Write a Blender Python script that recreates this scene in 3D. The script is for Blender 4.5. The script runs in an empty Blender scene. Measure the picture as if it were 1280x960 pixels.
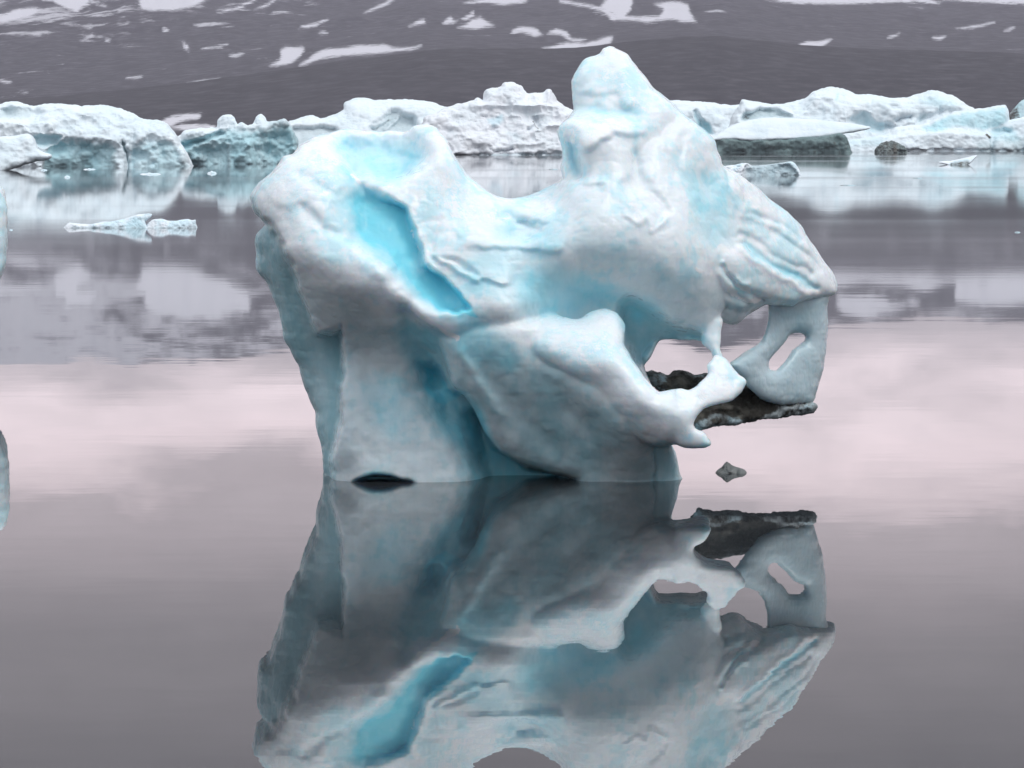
import bpy, math, random
import numpy as np
from mathutils import Vector

random.seed(7)
RNG = np.random.RandomState(11)
scene = bpy.context.scene
COL = scene.collection

# ------------------------------------------------------------------ camera
F = 5000.0                      # focal length in photo pixels (1280 wide)
CAM_H = 3.0
PITCH = math.atan(312.0 / F)    # horizon lies above the middle of the frame
CP, SP = math.cos(PITCH), math.sin(PITCH)

cam_data = bpy.data.cameras.new("camera")
cam = bpy.data.objects.new("camera", cam_data)
COL.objects.link(cam)
cam.location = (0, 0, CAM_H)
cam.rotation_euler = (math.radians(90) - PITCH, 0, 0)
cam_data.sensor_width = 36.0
cam_data.lens = F / 1280.0 * 36.0
cam_data.clip_start = 0.5
cam_data.clip_end = 30000
scene.camera = cam


def to_world(u, v, w):
    """direction (u, v) seen from the shore, at ground distance w."""
    a = (u - 640.0) / F
    b = (480.0 - v) / F
    dy = CP + b * SP
    dz = -SP + b * CP
    k = w / dy
    return np.stack([a * k, w + 0 * k, CAM_H + dz * k], axis=-1)


def water_dist(v):
    b = (480.0 - v) / F
    return CAM_H * (CP + b * SP) / (SP - b * CP)


# ------------------------------------------------------------------ tags
def tag(o, label=None, cat=None, group=None, kind=None):
    if label: o["label"] = label
    if cat: o["category"] = cat
    if group: o["group"] = group
    if kind: o["kind"] = kind
    return o


# ------------------------------------------------------------------ noise
def _hash(ix, iy, iz, seed):
    h = (ix * 374761393 + iy * 668265263 + iz * 2147483647 + seed * 1274126177) & 0xffffffff
    h = ((h ^ (h >> 13)) * 1274126177) & 0xffffffff
    h = ((h ^ (h >> 16)) * 2246822519) & 0xffffffff
    h = h ^ (h >> 15)
    return (h & 0xffff).astype(np.float32) / 32767.5 - 1.0


def vnoise(p, seed=0):
    p = np.asarray(p, dtype=np.float64)
    i = np.floor(p).astype(np.int64)
    f = (p - i)
    f = f * f * f * (f * (f * 6 - 15) + 10)
    r = 0
    for dx in (0, 1):
        wx = f[:, 0] if dx else 1 - f[:, 0]
        for dy in (0, 1):
            wy = f[:, 1] if dy else 1 - f[:, 1]
            for dz in (0, 1):
                wz = f[:, 2] if dz else 1 - f[:, 2]
                r = r + wx * wy * wz * _hash(i[:, 0] + dx, i[:, 1] + dy, i[:, 2] + dz, seed)
    return r


def fbm(p, octaves=4, seed=0, gain=0.5, ridged=False):
    p = np.asarray(p, dtype=np.float64)
    r, a, tot = 0, 1.0, 0
    for k in range(octaves):
        n = vnoise(p * (2.03 ** k) + 17.3 * k, seed + k)
        if ridged:
            n = 2 * np.abs(n) - 0.6
        r = r + a * n
        tot += a
        a *= gain
    return r / tot


# ------------------------------------------------------------------ 2D helpers
def smooth_poly(pts, step=4.0, jitter=0.0, seed=1, closed=True):
    """Catmull-Rom through the points, with a little fractal unevenness."""
    P = np.array(pts, dtype=float)
    n = len(P)
    out = []
    rng = range(n) if closed else range(n - 1)
    for i in rng:
        if closed:
            p0, p1, p2, p3 = P[(i - 1) % n], P[i], P[(i + 1) % n], P[(i + 2) % n]
        else:
            p0, p1, p2, p3 = P[max(i - 1, 0)], P[i], P[i + 1], P[min(i + 2, n - 1)]
        L = np.linalg.norm(p2 - p1)
        k = max(1, int(L / step))
        for j in range(k):
            t = j / k
            c = 0.5 * ((2 * p1) + (-p0 + p2) * t + (2 * p0 - 5 * p1 + 4 * p2 - p3) * t * t
                       + (-p0 + 3 * p1 - 3 * p2 + p3) * t ** 3)
            l = p1 + (p2 - p1) * t
            out.append(0.6 * c + 0.4 * l)
    if not closed:
        out.append(P[-1])
    Q = np.array(out)
    if jitter:
        q3 = np.c_[Q, np.zeros(len(Q))]
        Q = Q + jitter * np.c_[fbm(q3 / (step * 3.3), 3, seed), fbm(q3 / (step * 3.3), 3, seed + 9)]
    return Q


def seg_dist(Q, U, V, closed=True):
    d2 = np.full(U.shape, 1e12, dtype=np.float64)
    n = len(Q)
    for i in range(n if closed else n - 1):
        x1, y1 = Q[i]
        x2, y2 = Q[(i + 1) % n]
        ex, ey = x2 - x1, y2 - y1
        L = ex * ex + ey * ey + 1e-9
        t = np.clip(((U - x1) * ex + (V - y1) * ey) / L, 0, 1)
        dd = (U - x1 - t * ex) ** 2 + (V - y1 - t * ey) ** 2
        np.minimum(d2, dd, out=d2)
    return np.sqrt(d2)


def poly_sdf(Q, U, V):
    d = seg_dist(Q, U, V)
    inside = np.zeros(U.shape, dtype=bool)
    n = len(Q)
    for i in range(n):
        x1, y1 = Q[i]
        x2, y2 = Q[(i + 1) % n]
        if y1 == y2:
            continue
        c = ((y1 > V) != (y2 > V)) & (U < (x2 - x1) * (V - y1) / (y2 - y1) + x1)
        inside ^= c
    return np.where(inside, -d, d)


def sstep(x):
    x = np.clip(x, 0, 1)
    return x * x * (3 - 2 * x)


WARP = None
WCACHE = {}


def mask(op, U, V, seed=0):
    """op: ('poly', pts, soft) | ('line', pts, width) -> 0..1"""
    kind, pts, soft = op[0], op[1], op[2]
    if WARP is not None and kind != 'arch':                      # ragged, natural outlines
        key = (U.shape, float(U.flat[0]), float(U.flat[-1]), float(V.flat[0]), float(V.flat[-1]), WARP)
        if key not in WCACHE:
            q = np.stack([U.ravel() / WARP[1], V.ravel() / WARP[1], 0 * U.ravel() + 3.1], -1)
            WCACHE.clear()
            WCACHE[key] = (U + WARP[0] * fbm(q, 3, 201, .55).reshape(U.shape), V + WARP[0] * fbm(q + 31.7, 3, 202, .55).reshape(U.shape))
        U, V = WCACHE[key]
    if kind in ('poly', 'arch'):
        jt = 1.0
        if isinstance(soft, tuple):      # softness s0 at point a changing to s1 at point b
            (ax, ay), s0, (bx, by), s1 = soft
            L2 = (bx - ax) ** 2 + (by - ay) ** 2
            tt = sstep(((U - ax) * (bx - ax) + (V - ay) * (by - ay)) / L2)
            soft = s0 + (s1 - s0) * tt
        else:
            jt = min(1.5, soft * .25)
        sd = poly_sdf(smooth_poly(pts, 5, jt, seed), U, V)
        return sstep(0.5 - sd / (2.0 * soft))
    d = seg_dist(smooth_poly(pts, 5, soft * .3, seed, closed=False), U, V, closed=False)
    return np.exp(-(d / soft) ** 2)


def rbf(ctrl, U, V, smooth=0.02):
    C = np.array(ctrl, dtype=float)
    x = C[:, :2] / 100.0
    z = C[:, 2]
    n = len(C)

    def phi(r2):
        return 0.5 * r2 * np.log(r2 + 1e-9)
    r2 = ((x[:, None] - x[None]) ** 2).sum(-1)
    A = np.zeros((n + 3, n + 3))
    A[:n, :n] = phi(r2) + smooth * np.eye(n)
    A[:n, n] = 1; A[:n, n + 1:] = x
    A[n, :n] = 1; A[n + 1:, :n] = x.T
    sol = np.linalg.solve(A, np.r_[z, 0, 0, 0])
    X = np.stack([U.ravel(), V.ravel()], -1) / 100.0
    out = np.zeros(len(X))
    for k in range(n):
        out += sol[k] * phi(((X - x[k]) ** 2).sum(-1))
    out += sol[n] + X @ sol[n + 1:]
    return np.clip(out.reshape(U.shape), z.min() - .3, z.max() + .3)


# ------------------------------------------------------------------ surface nets
def surface_nets(Fd):
    ins = (Fd < 0)
    cnt = np.zeros(tuple(s - 1 for s in Fd.shape), dtype=np.uint8)
    nx, ny, nz = Fd.shape
    for a in (0, 1):
        for b in (0, 1):
            for c in (0, 1):
                cnt += ins[a:nx - 1 + a, b:ny - 1 + b, c:nz - 1 + c]
    act = (cnt > 0) & (cnt < 8)
    ijk = np.argwhere(act)
    idx = np.full(act.shape, -1, dtype=np.int32)
    idx[act] = np.arange(len(ijk))
    corners = [(a, b, c) for a in (0, 1) for b in (0, 1) for c in (0, 1)]
    vals = {c: Fd[ijk[:, 0] + c[0], ijk[:, 1] + c[1], ijk[:, 2] + c[2]] for c in corners}
    acc = np.zeros((len(ijk), 3)); num = np.zeros(len(ijk))
    for c in corners:
        for ax in range(3):
            if c[ax] == 0:
                e = list(c); e[ax] = 1; e = tuple(e)
                va, vb = vals[c], vals[e]
                m = (va < 0) != (vb < 0)
                t = np.where(m, va / np.where(m, va - vb, 1), 0)
                p = np.array(c, dtype=float)[None].repeat(len(ijk), 0)
                p[:, ax] = t
                acc[m] += p[m]; num[m] += 1
    verts = ijk + acc / np.maximum(num, 1)[:, None]
    quads = []
    for ax in range(3):
        o1, o2 = [(1, 2), (2, 0), (0, 1)][ax]
        sl0 = [slice(None)] * 3; sl1 = [slice(None)] * 3
        sl0[ax] = slice(0, -1); sl1[ax] = slice(1, None)
        s0, s1 = ins[tuple(sl0)], ins[tuple(sl1)]
        ch = np.argwhere(s0 != s1)
        ok = np.ones(len(ch), bool)
        for o in (o1, o2):
            ok &= (ch[:, o] > 0) & (ch[:, o] < Fd.shape[o] - 1)
        ch = ch[ok]
        flip = s0[ch[:, 0], ch[:, 1], ch[:, 2]]

        def at(d1, d2):
            q = ch.copy(); q[:, o1] += d1; q[:, o2] += d2
            return idx[q[:, 0], q[:, 1], q[:, 2]]
        Q = np.stack([at(-1, -1), at(0, -1), at(0, 0), at(-1, 0)], -1)
        Q[~flip] = Q[~flip][:, ::-1]
        quads.append(Q)
    return verts, np.concatenate(quads)


def blur(A, n=1):
    for _ in range(n):
        for ax in range(3):
            sl = [slice(None)] * 3
            a = [slice(None)] * 3; b = [slice(None)] * 3
            sl[ax] = slice(1, -1); a[ax] = slice(0, -2); b[ax] = slice(2, None)
            B = A.copy()
            B[tuple(sl)] = 0.5 * A[tuple(sl)] + 0.25 * (A[tuple(a)] + A[tuple(b)])
            A = B
    return A


def make_mesh(name, V, Fc, mats, attrs=None, origin=(0, 0, 0), smooth=True):
    V = V - np.array(origin)
    me = bpy.data.meshes.new(name)
    nf = Fc.shape[1]
    me.vertices.add(len(V)); me.vertices.foreach_set("co", V.astype(np.float32).ravel())
    me.loops.add(Fc.size); me.loops.foreach_set("vertex_index", Fc.astype(np.int32).ravel())
    me.polygons.add(len(Fc))
    me.polygons.foreach_set("loop_start", np.arange(0, Fc.size, nf, dtype=np.int32))
    me.polygons.foreach_set("use_smooth", np.full(len(Fc), smooth))
    for m in mats:
        me.materials.append(m)
    for k, a in (attrs or {}).items():
        if a.ndim == 1:
            at = me.attributes.new(k, 'FLOAT', 'POINT'); at.data.foreach_set("value", a.astype(np.float32))
        else:
            at = me.attributes.new(k, 'FLOAT_COLOR', 'POINT')
            c = np.zeros((len(V), 4), np.float32); c[:, :a.shape[1]] = a
            at.data.foreach_set("color", c.ravel())
    me.update(calc_edges=True)
    me.validate()
    ob = bpy.data.objects.new(name, me)
    ob.location = origin
    COL.objects.link(ob)
    return ob


def vnormals(V, Q):
    n = np.cross(V[Q[:, 2]] - V[Q[:, 0]], V[Q[:, 3]] - V[Q[:, 1]])
    N = np.zeros_like(V)
    for k in range(4):
        for c in range(3):
            N[:, c] += np.bincount(Q[:, k], n[:, c], len(V))
    return N / (np.linalg.norm(N, axis=1, keepdims=True) + 1e-12)


def build_ice(name, layers, v_wl, mat, du=2.0, dw=None, wrange=(-1, 3), carve=(), paint=(), noise=0.03,
              noise_len=0.4, detail=0.4, nblur=2, parent=None, kblend=2.0, origin=None, seed=0, ridged=False):
    """solid ice: layers with their own outline, front and back, melted together in a volume,
    then meshed.  Depths of layers are metres behind the waterline distance."""
    d0 = water_dist(v_wl)
    m = d0 / F                                   # metres per pixel there
    allp = np.concatenate([np.array(l['poly'], float) for l in layers])
    u0, v0 = allp.min(0) - 6 * du
    u1, v1 = allp.max(0) + 6 * du
    us = np.arange(u0, u1, du); vs = np.arange(v0, v1, du)
    dw = dw or du * m * 1.15
    ws = np.arange(wrange[0], wrange[1], dw)
    U, V = np.meshgrid(us, vs, indexing='ij')
    W = ws[None, None, :].astype(np.float32)
    h = du * m
    Fd = None
    for li, l in enumerate(layers):
        Q = smooth_poly(l['poly'], l.get('step', 4.0), l.get('jit', 1.0), seed + li + 3)
        sd = poly_sdf(Q, U, V)
        for hp in l.get('holes', ()):
            hs = poly_sdf(smooth_poly(hp, 3.0, 0.4, li), U, V)
            sd = np.maximum(sd, -hs)
        if 'ctrl' in l:
            fr = rbf(l['ctrl'], U, V)
        else:
            fr = l.get('base', 0.0) + l.get('slope', 0.5) * (v_wl - V) * m
        if 'lump' in l:
            q = np.stack([U.ravel() / l['lump'][1], V.ravel() / (l['lump'][1] * .8), 0 * U.ravel() + seed], -1)
            fr = fr + l['lump'][0] * fbm(q, 4, seed + 31 + li, .55, ridged).reshape(U.shape)
        for k, op in enumerate(l.get('ops', ())):
            fr = fr + op[3] * mask(op, U, V, seed + k)
        bk = l['back'] + 0 * fr if 'back' in l else fr + l['thick']
        if 'backslope' in l:
            bk = bk - l['backslope'] * np.maximum(v_wl - V, 0) * m
        bk = np.maximum(bk, fr + l.get('minthick', 4 * dw))
        R = l.get('R', 0.15); RB = l.get('RB', R)
        half = 0.48 * (bk - fr)
        t = np.clip(1 + sd * m / R, 0, 1)
        fr = fr + np.minimum(R, half) * (1 - np.sqrt(np.maximum(1 - t * t, 0)))
        t = np.clip(1 + sd * m / RB, 0, 1)
        bk = bk - np.minimum(RB, half) * (1 - np.sqrt(np.maximum(1 - t * t, 0)))
        f = np.maximum(fr[..., None].astype(np.float32) - W, W - bk[..., None].astype(np.float32))
        f = np.maximum(f, (sd * m)[..., None].astype(np.float32))
        lim = 5 * h
        np.clip(f, -lim, lim, out=f)
        if Fd is None:
            Fd = f
        else:
            k = kblend * h
            hh = np.clip(0.5 + 0.5 * (Fd - f) / k, 0, 1)
            Fd = Fd * (1 - hh) + f * hh - k * hh * (1 - hh)
        del f
    Fd = blur(Fd, nblur)
    vi, q = surface_nets(Fd)
    del Fd
    uu = us[0] + vi[:, 0] * du; vv = vs[0] + vi[:, 1] * du; ww = ws[0] + vi[:, 2] * dw
    P = to_world(uu, vv, d0 + ww)
    N = vnormals(P, q)
    # make sure faces look outwards: front of the volume faces the shore
    c = P.mean(0)
    if (N * (P - c)).sum() < 0:
        q = q[:, ::-1]; N = -N
    if noise:
        L = noise_len
        n1 = fbm(P / L, 3, seed + 5)
        n2 = fbm(P / (L * .28), 3, seed + 6, .6, ridged=True)
        P = P + N * (noise * (n1 + detail * n2))[:, None]
        N = vnormals(P, q)
    # ice tone, with crevice shade put into it in places: r = dense blue ice, g = clear bare ice, b = sediment
    colr = np.zeros((len(P), 4))
    for k, op in enumerate(paint):
        mk = mask(op, uu, vv, seed + 40 + k)
        ch = 'rgba'.index(op[3])
        colr[:, ch] = np.maximum(colr[:, ch], op[4] * mk) if op[4] >= 0 else colr[:, ch] * (1 + op[4] * mk)
    # exposed undersides lose the white weathered crust
    if origin is None:
        origin = np.array([(P[:, 0].min() + P[:, 0].max()) / 2, (P[:, 1].min() + P[:, 1].max()) / 2, 0.0])
    ob = make_mesh(name, P, q, [mat], {'ice': np.clip(colr, 0, 1)}, origin)
    if parent:
        ob.parent = parent
        ob.location = np.array(origin) - np.array(parent.location)
    return ob


# ------------------------------------------------------------------ node helpers
def new_mat(name):
    m = bpy.data.materials.new(name); m.use_nodes = True
    nt = m.node_tree
    return m, nt, nt.nodes["Principled BSDF"], nt.nodes["Material Output"]


class NB:
    def __init__(self, nt): self.nt = nt
    def n(self, t, **kw):
        nd = self.nt.nodes.new(t)
        for k, v in kw.items():
            if k.startswith('i_'):
                nd.inputs[k[2:].replace('_', ' ')].default_value = v
            else:
                setattr(nd, k, v)
        return nd
    def l(self, a, b): self.nt.links.new(a, b)
    def math(self, op, a, b=None, c=None, clamp=False):
        nd = self.nt.nodes.new('ShaderNodeMath'); nd.operation = op; nd.use_clamp = clamp
        for i, x in enumerate((a, b, c)):
            if x is None: continue
            if isinstance(x, (int, float)): nd.inputs[i].default_value = x
            else: self.l(x, nd.inputs[i])
        return nd.outputs[0]
    def mix(self, fac, a, b, blend='MIX'):
        nd = self.nt.nodes.new('ShaderNodeMix'); nd.data_type = 'RGBA'; nd.blend_type = blend
        for s, x in (('Factor', fac), ('A', a), ('B', b)):
            ins = [i for i in nd.inputs if i.name == s and (i.type == 'RGBA' if s != 'Factor' else i.type == 'VALUE')][0]
            if isinstance(x, (int, float)): ins.default_value = x
            elif isinstance(x, tuple): ins.default_value = x if len(x) == 4 else x + (1,)
            else: self.l(x, ins)
        return [o for o in nd.outputs if o.type == 'RGBA'][0]
    def ramp(self, x, lo, hi):
        nd = self.nt.nodes.new('ShaderNodeMapRange'); nd.interpolation_type = 'SMOOTHSTEP'
        self.l(x, nd.inputs[0]); nd.inputs[1].default_value = lo; nd.inputs[2].default_value = hi
        return nd.outputs[0]
    def noise(self, vec, scale, detail=4, rough=.55, dist=0):
        nd = self.nt.nodes.new('ShaderNodeTexNoise')
        nd.inputs['Scale'].default_value = scale; nd.inputs['Detail'].default_value = detail
        nd.inputs['Roughness'].default_value = rough; nd.inputs['Distortion'].default_value = dist
        self.l(vec, nd.inputs['Vector'])
        return nd.outputs[0]


def ice_material(name, s=1.0, white=(.84, .86, .90), clear=(.50, .66, .71), blue=(.19, .60, .74), dirt=(.035, .033, .028),
                 rough=.42, bump=1.0, sss=0.0, cells=.5, coat=0.0, pale=(.58, .78, .86), tan=(.14, .13, .11)):
    """s: size of the grain in metres relative to the near iceberg"""
    m, nt, bs, out = new_mat(name)
    b = NB(nt)
    tc = b.n('ShaderNodeTexCoord'); vec = tc.outputs['Object']
    at = b.n('ShaderNodeAttribute', attribute_name='ice')
    sep = b.n('ShaderNodeSeparateColor'); b.l(at.outputs['Color'], sep.inputs[0])
    nL = b.noise(vec, 1.6 / s, 5, .6); nM = b.noise(vec, 9 / s, 5, .62); nS = b.noise(vec, 60 / s, 3, .6)
    smap = b.n('ShaderNodeMapping'); smap.inputs['Rotation'].default_value = (0, .45, 0); smap.inputs['Scale'].default_value = (5 / s, 3 / s, .9 / s); b.l(vec, smap.inputs[0])
    streak = b.math('SUBTRACT', b.noise(smap.outputs[0], 1.0, 4, .6, .4), .5)
    vj = b.math('ADD', b.math('MULTIPLY', streak, .55),  b.math('ADD', b.math('MULTIPLY', b.math('SUBTRACT', nL, .5), .35), b.math('MULTIPLY', b.math('SUBTRACT', nM, .5), .3)))
    blueF = b.math('MULTIPLY', sep.outputs[0], b.math('ADD', 1.0, b.math('MULTIPLY', vj, 1.6)), clamp=True)
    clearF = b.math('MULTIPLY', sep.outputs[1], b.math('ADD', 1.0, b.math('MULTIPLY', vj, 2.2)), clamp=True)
    # pale patches in the weathered crust
    patch = b.ramp(b.math('ADD', b.math('ADD', nL, b.math('MULTIPLY', streak, .5)), b.math('MULTIPLY', nM, .6)), .76, .94)
    base = b.mix(b.math('ADD', b.math('MULTIPLY', patch, .6), .14), white, pale)
    frost = b.ramp(b.math('ADD', at.outputs['Alpha'], b.math('MULTIPLY', b.math('SUBTRACT', b.math('ADD', b.math('MULTIPLY', nM, .65), b.math('MULTIPLY', nS, .35)), .5), 1.9)), .38, .62)
    frost = b.math('MULTIPLY', frost, b.math('GREATER_THAN', at.outputs['Alpha'], .03))
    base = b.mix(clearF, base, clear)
    base = b.mix(blueF, base, blue)
    base = b.mix(b.math('MULTIPLY', frost, .9), base, (.88, .89, .91))
    dn = b.ramp(b.math('ADD', b.math('MULTIPLY', nM, .8), sep.outputs[2]), .62, .95)
    dirtF = b.math('MULTIPLY', dn, b.math('GREATER_THAN', sep.outputs[2], .02))
    dcol = b.mix(b.ramp(nL, .5, .68), dirt, tan)
    dcol = b.mix(b.ramp(nS, .62, .8), dcol, (.24, .24, .22))
    base = b.mix(dirtF, base, dcol)
    b.l(base, bs.inputs['Base Color'])
    r = b.math('ADD', rough, b.math('MULTIPLY', b.math('SUBTRACT', nM, .5), .5))
    r = b.math('ADD', r, b.math('MULTIPLY', blueF, .15))
    r = b.math('ADD', r, b.math('MULTIPLY', frost, .25), clamp=True)
    b.l(r, bs.inputs['Roughness'])
    bs.inputs['IOR'].default_value = 1.31
    if coat:
        bs.inputs['Coat Weight'].default_value = coat
        bs.inputs['Coat Roughness'].default_value = .25
        bs.inputs['Coat IOR'].default_value = 1.33
    if sss:
        bs.inputs['Subsurface Weight'].default_value = sss
        bs.inputs['Subsurface Radius'].default_value = (.45, .8, 1.0)
        bs.inputs['Subsurface Scale'].default_value = .11 * s
    # melt scallops + grain
    vo = b.n('ShaderNodeTexVoronoi', feature='SMOOTH_F1'); vo.inputs['Scale'].default_value = 7 / s
    mp = b.n('ShaderNodeVectorMath', operation='ADD')
    nv = b.n('ShaderNodeTexNoise'); nv.inputs['Scale'].default_value = 5 / s; b.l(vec, nv.inputs['Vector'])
    sc = b.n('ShaderNodeVectorMath', operation='SCALE'); b.l(nv.outputs['Color'], sc.inputs[0]); sc.inputs['Scale'].default_value = .25 * s
    b.l(vec, mp.inputs[0]); b.l(sc.outputs[0], mp.inputs[1]); b.l(mp.outputs[0], vo.inputs['Vector'])
    hgt = b.math('ADD', b.math('MULTIPLY', vo.outputs[0], cells), b.math('ADD', b.math('MULTIPLY', nM, .8), b.math('MULTIPLY', nS, .22)))
    hgt = b.math('MULTIPLY', hgt, b.math('SUBTRACT', 1.0, b.math('MULTIPLY', blueF, .6)))
    hgt = b.math('ADD', hgt, b.math('MULTIPLY', frost, b.math('ADD', .25, b.math('MULTIPLY', nS, 1.6))))
    bp = b.n('ShaderNodeBump'); bp.inputs['Strength'].default_value = .6 * bump; bp.inputs['Distance'].default_value = .035 * s
    b.l(hgt, bp.inputs['Height']); b.l(bp.outputs[0], bs.inputs['Normal'])
    return m


# ------------------------------------------------------------------ world, sun
SUN_EL, SUN_AZ = math.radians(58), math.radians(112)    # azimuth from +Y, clockwise
world = bpy.data.worlds.new("World"); scene.world = world
world.use_nodes = True
wn = world.node_tree; b = NB(wn)
bg = wn.nodes['Background']
sky = b.n('ShaderNodeTexSky', sky_type='NISHITA'); sky.sun_disc = False
sky.sun_elevation = SUN_EL; sky.sun_rotation = SUN_AZ
tc = b.n('ShaderNodeTexCoord')
sx = b.n('ShaderNodeSeparateXYZ'); b.l(tc.outputs['Generated'], sx.inputs[0])
el = b.math('MULTIPLY', b.math('ARCSINE', sx.outputs[2]), 180 / math.pi)      # degrees above the horizon
mpv = b.n('ShaderNodeMapping'); mpv.inputs['Scale'].default_value = (1, 1, 3.2); b.l(tc.outputs['Generated'], mpv.inputs[0])
n1 = b.noise(mpv.outputs[0], 7.0, 5, .55, .3)
n2 = b.noise(mpv.outputs[0], 24, 5, .6, .4)
elw = b.math('ADD', el, b.math('ADD', b.math('MULTIPLY', b.math('SUBTRACT', n1, .5), 3.2), b.math('MULTIPLY', b.math('SUBTRACT', n2, .5), 1.7)))
cr = b.n('ShaderNodeValToRGB'); cr.color_ramp.interpolation = 'EASE'
els = cr.color_ramp.elements
stops = [(0, (.60, .55, .59)), (2.0, (.62, .56, .60)), (2.7, (.78, .69, .73)), (4.1, (1.50, 1.27, 1.33)), (4.6, (1.52, 1.27, 1.33)), (5.3, (.80, .695, .73)),
         (7.2, (.47, .42, .44)), (10, (.29, .265, .28)), (14, (.42, .40, .43)), (25, (.92, .97, 1.02)), (50, (1.14, 1.23, 1.32)), (90, (1.27, 1.37, 1.46))]
els[0].position = 0; els[0].color = stops[0][1] + (1,)
els[1].position = 1; els[1].color = stops[-1][1] + (1,)
for d, c in stops[1:-1]:
    e = els.new(d / 90.0); e.color = c + (1,)
b.l(b.math('DIVIDE', elw, 90.0, clamp=True), cr.inputs[0])
vs_ = b.n('ShaderNodeVectorMath', operation='SCALE'); b.l(cr.outputs[0], vs_.inputs[0])
b.l(b.math('MULTIPLY', 10.0, b.math('ADD', .72, b.math('MULTIPLY', n2, .56))), vs_.inputs['Scale'])
b.l(b.mix(.94, sky.outputs[0], vs_.outputs[0]), bg.inputs['Color'])
bg.inputs['Strength'].default_value = 0.1

sd_ = bpy.data.lights.new("sun", 'SUN'); sd_.energy = 1.12; sd_.angle = math.radians(25); sd_.color = (1, .96, .92)
sun = bpy.data.objects.new("sun", sd_); COL.objects.link(sun)
sdir = Vector((math.sin(SUN_AZ) * math.cos(SUN_EL), math.cos(SUN_AZ) * math.cos(SUN_EL), math.sin(SUN_EL)))
sun.rotation_euler = sdir.to_track_quat('Z', 'Y').to_euler()
sun.location = (0, -20, 40)

# ------------------------------------------------------------------ water
m, nt, bs, out = new_mat("lagoon_water"); b = NB(nt)
geo = b.n('ShaderNodeNewGeometry')
mp = b.n('ShaderNodeMapping'); mp.inputs['Scale'].default_value = (.55, 1.0, 1); b.l(geo.outputs['Position'], mp.inputs[0])
a1 = b.noise(mp.outputs[0], .55, 2, .5); a2 = b.noise(mp.outputs[0], 2.6, 2, .5)
mp2 = b.n('ShaderNodeMapping'); mp2.inputs['Scale'].default_value = (.004, .014, 1); b.l(geo.outputs['Position'], mp2.inputs[0])
calm = b.ramp(b.noise(mp2.outputs[0], 1.0, 4, .6), .45, .72)         # streaks of ruffled water
wy = b.n('ShaderNodeSeparateXYZ'); b.l(geo.outputs['Position'], wy.inputs[0])
hgt = b.math('ADD', b.math('MULTIPLY', a1, 1.0), b.math('MULTIPLY', a2, .22))
bp = b.n('ShaderNodeBump'); bp.inputs['Strength'].default_value = 1.0; bp.inputs['Distance'].default_value = .0010
b.l(hgt, bp.inputs['Height']); b.l(bp.outputs[0], bs.inputs['Normal'])
bs.inputs['Base Color'].default_value = (.032, .036, .040, 1)
bs.inputs['IOR'].default_value = 1.333
b.l(b.math('ADD', .006, b.math('MULTIPLY', b.math('ADD', .022, b.math('MULTIPLY', calm, .05)), b.ramp(wy.outputs[1], 32, 120))), bs.inputs['Roughness'])
WATER = m
n = 40
gx = np.linspace(-6300, 6300, n); gy = np.r_[np.linspace(-300, 0, 6), np.linspace(50, 7000, n - 6)]
GX, GY = np.meshgrid(gx, gy, indexing='ij')
Vw = np.stack([GX.ravel(), GY.ravel(), 0 * GX.ravel()], -1)
ii, jj = np.meshgrid(np.arange(n - 1), np.arange(n - 1), indexing='ij')
k = (ii * n + jj).ravel()
tag(make_mesh("water", Vw, np.stack([k, k + n, k + n + 1, k + 1], -1), [WATER]), kind='structure')


# ------------------------------------------------------------------ hill and mountain
def interp(tab, x):
    t = np.array(tab, float); return np.interp(x, t[:, 0], t[:, 1])

CREST = [(-6000, 175), (-2500, 120), (-700, 140), (-100, 130), (0, 124), (150, 113), (300, 95), (400, 80), (530, 62), (620, 60), (720, 60), (800, 51), (900, 47),
         (1000, 57), (1100, 63), (1280, 68), (1500, 72), (1900, 95), (3200, 60), (7300, 175)]
TOP = [(-6000, 160), (-3000, -20), (-700, -60), (-100, -105), (60, -120), (200, -110), (300, -95), (420, -80), (600, -75), (760, -88), (900, -80), (1050, -66),
       (1280, -62), (1500, -70), (1900, -40), (3500, -90), (7300, 160)]


def terrain(name, mat, u, dist, vfun, nrow, amp, length, seed, snow=None):
    t = np.linspace(0, 1, nrow)
    Ug, Tg = np.meshgrid(u, t, indexing='ij')
    D = dist[0] + (dist[1] - dist[0]) * Tg
    Vv = vfun(Ug, Tg)
    P = to_world(Ug.ravel(), Vv.ravel(), D.ravel())
    z = fbm(np.c_[P[:, 0] / length, P[:, 1] / length, 0 * P[:, 0]], 6, seed, .55) * amp
    P[:, 2] += z * np.clip(Tg.ravel() * 3, 0, 1)
    # where it really is seen now
    a = P[:, 0] / P[:, 1]
    dz = (P[:, 2] - CAM_H) / P[:, 1]
    ang = np.arctan(dz)
    bb = np.tan(ang + PITCH)
    vpix = 480 - F * bb
    dyk = CP + bb * SP
    upix = 640 + F * a * dyk
    at = {}
    if snow is not None:
        sdm = np.full(len(P), 12.0)
        for pl in snow[0]:
            sdm = np.minimum(sdm, poly_sdf(smooth_poly(pl, 4, .8, len(pl)), upix, vpix))
        hi = np.clip(-vpix / 12, 0, 1)
        sdm = sdm + hi * 15 * fbm(np.c_[upix / 34, vpix / 15, 0 * upix], 4, 77, .6)
        at['snow'] = np.clip(sdm, -12, 12)
        at['fleck'] = snow[1](upix, vpix)
    nr = nrow
    i, j = np.meshgrid(np.arange(len(u) - 1), np.arange(nr - 1), indexing='ij')
    k = (i * nr + j).ravel()
    return make_mesh(name, P, np.stack([k, k + nr, k + nr + 1, k + 1], -1), [mat], at)


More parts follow.
